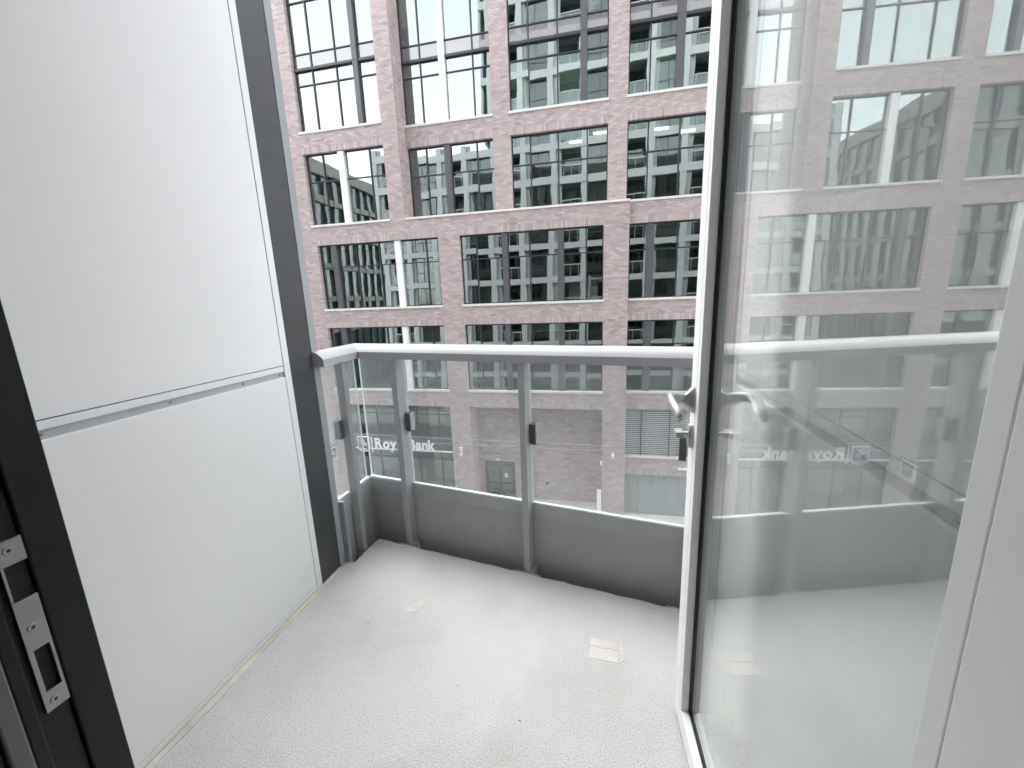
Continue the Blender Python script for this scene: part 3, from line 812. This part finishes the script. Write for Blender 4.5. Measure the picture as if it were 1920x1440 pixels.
for (zz, tr_) in ((ROW3, 1.89), (ROW4, -2.40)):
    window(-14.80, -8.03, *zz, YB, [-12.66, -11.34, -8.75], [(-14.02, -13.74, 'g'), (-10.41, -10.10, 'w')], [tr_], blinds=(0.0,))
    window(-22.70, -15.90, *zz, YB, [-20.56, -19.24, -16.65], [(-21.92, -21.64, 'g'), (-18.31, -18.00, 'w')], [tr_], blinds=(0.0,))
    window(-6.93, -0.09, *zz, YB, [-6.13, -3.50, -0.87], [(-4.84, -4.57, 'g'), (-2.18, -1.90, 'g')], [tr_], blinds=(0.1,))
    window(1.03, 7.85, *zz, YL, [3.12, 5.75], [(1.79, 2.11, 'g'), (4.1, 4.4, 'g'), (6.7, 7.0, 'g')], [tr_], blinds=(0.1,))
for x in (11.50, 16.80):
    tall(x, x+4.44, YR, [x+0.9, x+3.5], [(x+1.94, x+2.24, 'g')], (0.2,)); single_w(x, x+4.44, YR, [x+0.9, x+2.2, x+3.5], [], (0.2,))
for x in (8.95, 16.87):
    for (zz, tr_) in ((ROW3, 1.89), (ROW4, -2.40)): window(x, x+5.8, *zz, YL, [x+2.1, x+4.7], [(x+0.8, x+1.1, 'g'), (x+3.1, x+3.4, 'g')], [tr_], blinds=(0.1,))
    window(x, x+5.8, *GRD, YL, [x+1.4, x+2.9, x+4.4], [], [-8.66, -6.08], False, None, depth=3.2, glass='store_glass')
# shopfronts of the bank
for x0, x1, mu in ((-14.80, -8.03, [-13.75, -12.50, -11.30, -10.10, -8.78]), (-22.70, -15.90, [-21.4, -20.1, -18.8, -17.5, -16.6])):
    sw = window(x0, x1, ZST, -5.57, YB, mu, [], [-8.66, -8.16, -7.45, -6.08], False, (-8.16, -7.45), depth=3.2, glass='store_glass')
    for (a, b, c, d, yy, mt) in ((x0+0.4, x0+1.5, -7.4, -6.2, 1.4, 'blind'), (x0+2.6, x0+3.6, -7.4, -6.2, 1.0, 'poster_teal'), (x0+4.6, x0+6.2, -7.35, -6.3, 1.8, 'curtain'), (x0+0.3, x0+2.2, -11.1, -9.0, 2.2, 'curtain'), (x0+2.5, x0+4.2, -11.1, -10.1, 1.6, 'counter'), (x0+4.4, x0+6.5, -11.1, -8.9, 2.6, 'blind')):
        box('shop_fitting', M[mt], sw, a, b, YB+REV+yy, YB+REV+yy+0.08, c, d)
    box('sign_band', M['band_grey'], sw, x0+0.03, x1-0.03, YB+0.06, YB+0.17, -8.12, -7.46)
    box('sign_ledge', M['fin_white'], sw, x0+0.03, x1-0.03, YB+0.02, YB+0.17, -8.20, -8.125)
# louvres and service door on the right
lo = box('louvre', M['louvre_back'], office, 1.03, 7.85, YL+0.19, YL+0.22, -8.07, -5.57)
slat_me = None
k = 0
z = -7.94
while z < -5.62:
    o = MB().fbox((1.03, YL+0.10, 0), (1, 0, 0), (0, 0.80, 0.60), (0, -0.60, 0.80), (0.0, 6.82), (-0.034, 0.034), (-0.003, 0.003)).build('slat', M['louvre_grey']) if k == 0 else None
    if k == 0: slat_me = o.data
    else:
        o = bpy.data.objects.new('slat', slat_me); col.objects.link(o)
    o.location = (0, 0, z); put(o, lo)
    z += 0.10; k += 1
box('sill', M['sill_stone'], lo, 1.02, 7.9, YL-0.05, YL+0.18, -8.068, -7.975)
for x in (1.78, 3.10, 4.42, 5.74, 7.06): box('divider', M['louvre_back'], lo, x-0.02, x+0.02, YL+0.02, YL+0.055, -7.97, -5.58)
sd = box('service_door', M['gasket_black'], office, 1.03, 7.85, YL+0.21, YL+0.24, ZST, -8.97)
x = 1.04
while x < 7.8:
    box('door_panel', M['shutter_grey'], sd, x, min(x+0.655, 7.84), YL+0.15, YL+0.205, ZST+0.02, -8.99, 0.008); x += 0.664
# alcove door: dark frame, two glazed leaves
ad = MB()
ad.box(-6.63, -6.55, YA-0.02, YA+0.10, ZST, -9.12).box(-4.96, -4.88, YA-0.02, YA+0.10, ZST, -9.12).box(-6.55, -4.96, YA-0.02, YA+0.10, -9.24, -9.12)
ent = ad.build('entrance_door', M['fin_grey'], office)
for a, b in ((-6.55, -5.76), (-5.75, -4.96)):
    lf = MB().box(a, a+0.09, YA+0.02, YA+0.07, ZST, -9.25).box(b-0.09, b, YA+0.02, YA+0.07, ZST, -9.25).box(a+0.09, b-0.09, YA+0.02, YA+0.07, -9.37, -9.25).box(a+0.09, b-0.09, YA+0.02, YA+0.07, -10.45, -10.36).box(a+0.09, b-0.09, YA+0.02, YA+0.07, ZST, ZST+0.25).build('door_leaf', M['mullion_dark'], ent)
    box('pane', M['store_glass'], lf, a+0.09, b-0.09, YA+0.04, YA+0.05, ZST+0.25, -9.37)
box('notice', M['device_white'], ent, -5.50, -5.32, YA+0.034, YA+0.038, -10.05, -9.80)
box('interior', M['curtain'], ent, -6.9, -4.6, YA+0.8, YA+0.85, ZST, -8.9)
box('soffit', M['room_grey'], office, -6.95, -0.07, YB+0.24, YA+0.05, -5.56, -5.45)

# ------------------------------------------------------------------ bank signs
def text_mesh(body, size, bold=0.0, ext=0.02):
    cu = bpy.data.curves.new('letter', 'FONT'); cu.body = body; cu.size = size; cu.offset = bold; cu.extrude = ext; cu.resolution_u = 4
    o = bpy.data.objects.new('letter', cu); col.objects.link(o)
    bpy.context.view_layer.update()
    dg = bpy.context.evaluated_depsgraph_get()
    me = bpy.data.meshes.new_from_object(o.evaluated_get(dg))
    bpy.data.objects.remove(o)
    return me
def lettering(word, parent, x0, x1, z_base, y, cap, mat, bold):
    """letters one by one, fitted to a width and cap height, facing the street"""
    meshes = [(ch, text_mesh(ch, 1.0, bold)) if ch != ' ' else (ch, None) for ch in word]
    adv = []; xx = 0
    for ch, me in meshes:
        if me is None: adv.append(xx); xx += 0.26; continue
        vx = [v.co.x for v in me.vertices]; adv.append(xx-min(vx)); xx += max(vx)-min(vx)+0.045
    caph = max(v.co.y for ch, me in meshes if ch in 'RBC' and me for v in me.vertices)
    sx, sz = (x1-x0)/(xx-0.045), cap/caph
    for (ch, me), a in zip(meshes, adv):
        if me is None: continue
        for v in me.vertices:
            X_, Y_, Z_ = v.co; v.co = (x0+(X_+a)*sx, y - Z_, z_base+Y_*sz)
        me.materials.clear(); me.materials.append(mat)
        o = bpy.data.objects.new('letter', me); col.objects.link(o); put(o, parent)
def shield(parent, to_world, w_, h_):
    """white-edged blue shield, yellow rampant figure, three letters below"""
    def outline(g):
        a, b = w_/2-g, h_/2-g
        p = [(-a, b), (a, b), (a, -b*0.55)]
        for k in range(1, 8):
            an = math.pi*k/8; p.append((a*math.cos(an), -b*0.55 - (b*0.45)*math.sin(an)))
        p.append((-a, -b*0.55)); return p
    def plate(name, pts, d0, d1, mat): return MB().prism([[to_world(x, z, d0) for x, z in pts], [to_world(x, z, d1) for x, z in pts]]).build(name, mat, parent)
    plate('shield_edge', outline(0), 0.0, 0.06, M['sign_white'])
    plate('shield_field', outline(w_*0.07), 0.061, 0.066, M['sign_blue'])
    fig = [(-0.62, 0.72), (-0.30, 0.80), (-0.05, 0.70), (0.18, 0.50), (0.48, 0.20), (0.72, 0.12), (0.70, -0.06), (0.50, -0.02), (0.62, -0.26), (0.40, -0.22), (0.26, -0.06), (0.05, -0.26), (-0.22, -0.30), (-0.02, -0.08), (-0.26, 0.06), (-0.52, -0.06), (-0.30, 0.22), (-0.56, 0.36), (-0.28, 0.44), (-0.58, 0.56)]
    plate('emblem', [(x*w_*0.46, z*h_*0.46+h_*0.02) for x, z in fig], 0.0665, 0.072, M['sign_yellow'])
    ln = [(-0.80, 0.42), (0.60, -0.34), (0.66, -0.30), (-0.74, 0.48)]
    plate('emblem_stripe', [(x*w_*0.46, z*h_*0.46) for x, z in ln], 0.0722, 0.075, M['sign_white'])
    xx = -w_*0.30
    for ch in 'RBC':
        me = text_mesh(ch, 1.0, 0.02)
        vx = [v.co.x for v in me.vertices]; vy = [v.co.y for v in me.vertices]
        sx = w_*0.185/(max(vx)-min(vx)); sz = h_*0.15/(max(vy)-min(vy))
        for v in me.vertices:
            X_, Y_, Z_ = v.co; v.co = to_world(xx+(X_-min(vx))*sx, -h_*0.395+(Y_-min(vy))*sz, 0.070+Z_*0.2)
        me.materials.clear(); me.materials.append(M['sign_white'])
        o = bpy.data.objects.new('letter', me); col.objects.link(o); put(o, parent)
        xx += w_*0.205
sign = empty('bank_sign', (-11.4, YB+0.05, -8.12), 'white letters reading Royal Bank beside a blue shield on shopfront', 'sign')
shield(sign, lambda x, z, d: (-13.43+x, YB+0.055-d, -7.91+z), 0.74, 0.92)
box('divider_bar', M['sign_white'], sign, -12.93, -12.89, YB-0.01, YB+0.055, -8.36, -7.46)
lettering('Royal Bank', sign, -12.72, -9.06, -8.10, YB+0.02, 0.58, M['sign_white'], 0.032)
blade = empty('blade_sign', (-15.35, YB-0.4, -8.4), 'small projecting blue shield sign on the brick pier beside the shopfront', 'sign')
box('arm', M['mullion_dark'], blade, -15.17, -15.12, YB-0.95, YB, -7.98, -7.93)
MB().box(-15.20, -15.09, YB-0.92, YB-0.20, -8.80, -8.00).build('sign_box', M['sign_white'], blade, 0.01)
shield(blade, lambda x, z, d: (-15.085+d*0.15, YB-0.56+x, -8.40+z), 0.66, 0.78)

# ------------------------------------------------------------------ small fittings on the brick
def fitting(name, label, cat, boxes, group=None):
    t = empty(name, (boxes[0][2], boxes[0][4], boxes[0][6]), label, cat, group)
    for (n, m_, x0, x1, y0, y1, z0, z1) in boxes: box(n, M[m_], t, x0, x1, y0, y1, z0, z1, 0.01)
    return t
fitting('wall_lamp', 'white up and down wall lamp on the pier right of the shopfront', 'lamp',
        [('bracket', 'device_white', -7.53, -7.47, YB-0.10, YB, -8.10, -7.90), ('lamp_shade', 'device_white', -7.57, -7.43, YB-0.22, YB-0.10, -7.95, -7.80), ('lamp_shade', 'device_white', -7.57, -7.43, YB-0.22, YB-0.10, -8.26, -8.10)])
fitting('security_camera', 'white box camera on the brick pier left of the louvres', 'camera', [('housing', 'device_white', 0.36, 0.52, YB-0.20, YB, -7.98, -7.84), ('bracket', 'device_white', 0.41, 0.47, YB-0.14, YB-0.03, -7.83, -7.76)])
fitting('alcove_lamp', 'small white lamp at the right edge of the alcove', 'lamp', [('housing', 'device_white', -0.17, -0.08, YB-0.12, YB-0.0, -8.44, -8.28), ('bracket', 'device_white', -0.15, -0.10, YB-0.10, YB-0.02, -8.27, -8.22)])
fitting('exit_light', 'white light above the entrance doors in the alcove', 'lamp', [('housing', 'device_white', -5.95, -5.72, YA-0.09, YA-0.002, -8.98, -8.90), ('bracket', 'device_white', -5.88, -5.80, YA-0.06, YA-0.002, -8.89, -8.86)])
fitting('bulkhead_light', 'long white light on the brick above the grey service door', 'lamp', [('housing', 'device_white', 3.58, 4.05, YL-0.10, YL, -8.60, -8.50), ('bracket', 'device_white', 3.7, 3.9, YL-0.05, YL, -8.63, -8.605)])
fitting('utility_box', 'pale grey utility cabinet standing at the alcove corner', 'cabinet', [('lower_box', 'device_white', -0.33, -0.11, YB-0.16, YB-0.02, ZST, -10.16), ('upper_box', 'fin_white', -0.32, -0.12, YB-0.15, YB-0.02, -10.15, -9.78)])
for x, lb in ((-3.05, 'tiny dark vent set in the alcove brick wall'), ):
    fitting('wall_vent', lb, 'vent', [('frame', 'mullion_dark', x-0.07, x+0.07, YA-0.03, YA, -10.3, -10.16), ('grille', 'louvre_back', x-0.05, x+0.05, YA-0.035, YA-0.031, -10.28, -10.18)])
def cable(Y, za, zb, label):
    pts = [(x, Y, (za+(zb-za)*(x+30)/60) - 0.35*(1-(x/30)**2)) for x in range(-30, 31, 3)]
    o = MB().tube(pts, 0.011, 6).build('overhead_cable', M['clad_grey'])
    tag(o, label, 'cable', 'overhead cables along the street')
cable(13.0, -4.35, -4.60, 'upper of two thin cables strung along the street')
cable(13.2, -4.70, -4.78, 'lower of two thin cables strung along the street')

# ================================================================== APARTMENT BUILDING (the camera's own side, seen in the window reflections)
apart = empty('apartment_building', (0, 1.5, ZST), 'white gridded apartment building reflected in the windows across the street', 'building')
FH = 2.95
floors = [ZF + FH*k for k in range(-3, 13)]
PIT = 2.80
piers = [0.86 + PIT*k for k in range(-8, 9)]
XL, XRt, XT = piers[0]-0.26, piers[-1]+0.26, -11.2
ROOF = floors[8]
for k, zf in enumerate(floors):
    top = zf > ROOF+0.1
    xa = XT if top else XL
    if abs(zf-ZF) < 0.01 or abs(zf-ZF-FH) < 0.01:
        spans = [(xa, -1.70), (1.12, XRt)]            # our own balcony has its own slab here
    else: spans = [(xa, XRt)]
    for a, b in spans:
        box('slab_band', M['apart_white'], apart, a, b, 1.30, 1.50, zf-0.42, zf+0.10)
    for a, b in spans: box('slab', M['apart_grey'], apart, a, b, -1.2, 1.30, zf-0.30, zf-0.02)
def cell(x0, x1, zf, i, k):
    z0, z1 = zf+0.10, zf+FH-0.42
    if z0 < -11: return
    near = x1 > -1.8 and x0 < 1.2 and abs(zf-ZF) < 0.1
    if near: return
    if i % 2 == 0:      # balcony bay: dark recess with a white handrail
        bk = box('recess_wall', M['apart_dark'] if (i*7+k*3) % 3 else M['curtain'], apart, x0, x1, -0.4, -0.3, z0-0.1, z1+0.4)
        box('recess_pane', M['apart_glass'], bk, x0+0.3, x1-0.2, -0.28, -0.27, z0, z1)
        box('side_panel', M['apart_grey'], apart, x0, x0+0.45, 1.0, 1.32, z0, z1)
        r_ = MB().box(x0+0.46, x1, 1.34, 1.42, zf+0.98, zf+1.06)
        for q in range(3): r_.box(x0+0.6+q*(x1-x0-0.8)/2, x0+0.63+q*(x1-x0-0.8)/2, 1.36, 1.40, z0, zf+0.98)
        r_.build('balcony_rail', M['apart_white'], apart)
        box('balcony_glass', M['apart_glass'], apart, x0+0.46, x1, 1.37, 1.378, z0+0.12, zf+0.93)
    else:               # window bay
        wn = MB().box(x0, x1, 1.12, 1.2, z0, z0+0.07).box(x0, x1, 1.12, 1.2, z1-0.07, z1).box(x0, x0+0.06, 1.12, 1.2, z0+0.07, z1-0.07).box(x1-0.06, x1, 1.12, 1.2, z0+0.07, z1-0.07).box((x0+x1)/2-0.03, (x0+x1)/2+0.03, 1.12, 1.2, z0+0.07, z1-0.07).box(x0+0.06, (x0+x1)/2-0.03, 1.13, 1.19, z0+0.72, z0+0.78).box((x0+x1)/2+0.03, x1-0.06, 1.13, 1.19, z0+0.72, z0+0.78).build('window', M['mullion_dark'], apart)
        box('pane', M['apart_glass'], wn, x0+0.05, x1-0.05, 1.15, 1.16, z0+0.05, z1-0.05)
        box('blind', M['curtain'] if (i*5+k*11) % 4 < 2 else M['apart_dark'], wn, x0+0.05, x1-0.05, 0.9, 0.95, z0, z1)
for k, zf in enumerate(floors[:-1]):
    for i in range(len(piers)-1):
        x0, x1 = piers[i]+0.26, piers[i+1]-0.26
        if zf > ROOF-0.1 and x0 < XT: continue
        cell(x0, x1, zf, i, k)
for x in piers:
    zt = floors[-1]-0.42 if x-0.3 > XT else ROOF+0.6
    box('pier', M['apart_white'], apart, x-0.26, x+0.26, 1.05, 1.495 if x > 0 or x < -3 else 1.44, ZST, zt)
    box('pier_panel', M['apart_grey'], apart, x+0.265, x+0.60, 1.06, 1.26, ZST, zt) if (x < -1.9 or x > 1.2) and abs(x+1.94) > 0.1 else None
box('back_wall', M['apart_grey'], apart, XL, XRt, -12.0, -11.8, ZST, ROOF)
box('back_wall', M['apart_grey'], apart, XT, XRt, -12.2, -12.01, ROOF+0.01, floors[-1])
box('side_wall', M['apart_grey'], apart, XL-0.2, XL-0.01, -12.0, 1.3, ZST, ROOF+0.6)
box('side_wall', M['apart_grey'], apart, XT, XT+0.2, -11.99, 1.29, ROOF+0.61, floors[-1])
box('side_wall', M['apart_grey'], apart, XRt+0.01, XRt+0.2, -12.0, 1.3, ZST, floors[-1])
box('roof', M['apart_grey'], apart, XL, XT-0.01, -11.7, 1.28, ROOF-0.015, ROOF+0.02)
box('roof', M['apart_grey'], apart, XT, XRt, -11.7, 1.28, floors[-1]+0.11, floors[-1]+0.3)

# ------------------------------------------------------------------ glazed office further along, seen only in reflection
def glazed(name, label, x0, x1, y0, y1, ztop, fh, step, corem):
    t = empty(name, (x0, y0, ZST), label, 'building')
    box('core', M[corem], t, x0+1, x1-1, y0+1, y1-1, ZST, ztop-0.5)
    box('glazing', M['apart_glass'], t, x0+0.3, x1-0.3, y0+0.3, y1-0.3, ZST, ztop-0.8)
    z = ZST+4
    while z < ztop: 
        box('floor_band', M['office_band'], t, x0, x1, y0, y1, z-0.45, z+0.25); z += fh
    box('parapet', M['office_band'], t, x0-0.1, x1+0.1, y0-0.1, y1+0.1, ztop-1.4, ztop)
    y = y0+step
    while y < y1:
        box('mullion', M['mullion_dark'], t, x1-0.29, x1+0.05, y-0.06, y+0.06, ZST, ztop-1.42); y += step
    x = x0+step
    while x < x1:
        box('mullion', M['mullion_dark'], t, x-0.06, x+0.06, y1-0.29, y1+0.05, ZST, ztop-1.42); x += step
    return t
glazed('glass_office', 'glass office block with pale floor bands reflected in the left windows', -62, -34, -46, -2, 17, 4.0, 2.0, 'core_pale')
glazed('distant_block', 'dark distant block reflected beyond the glass office', -52, -26, -92, -66, 15, 3.2, 1.4, 'apart_dark')
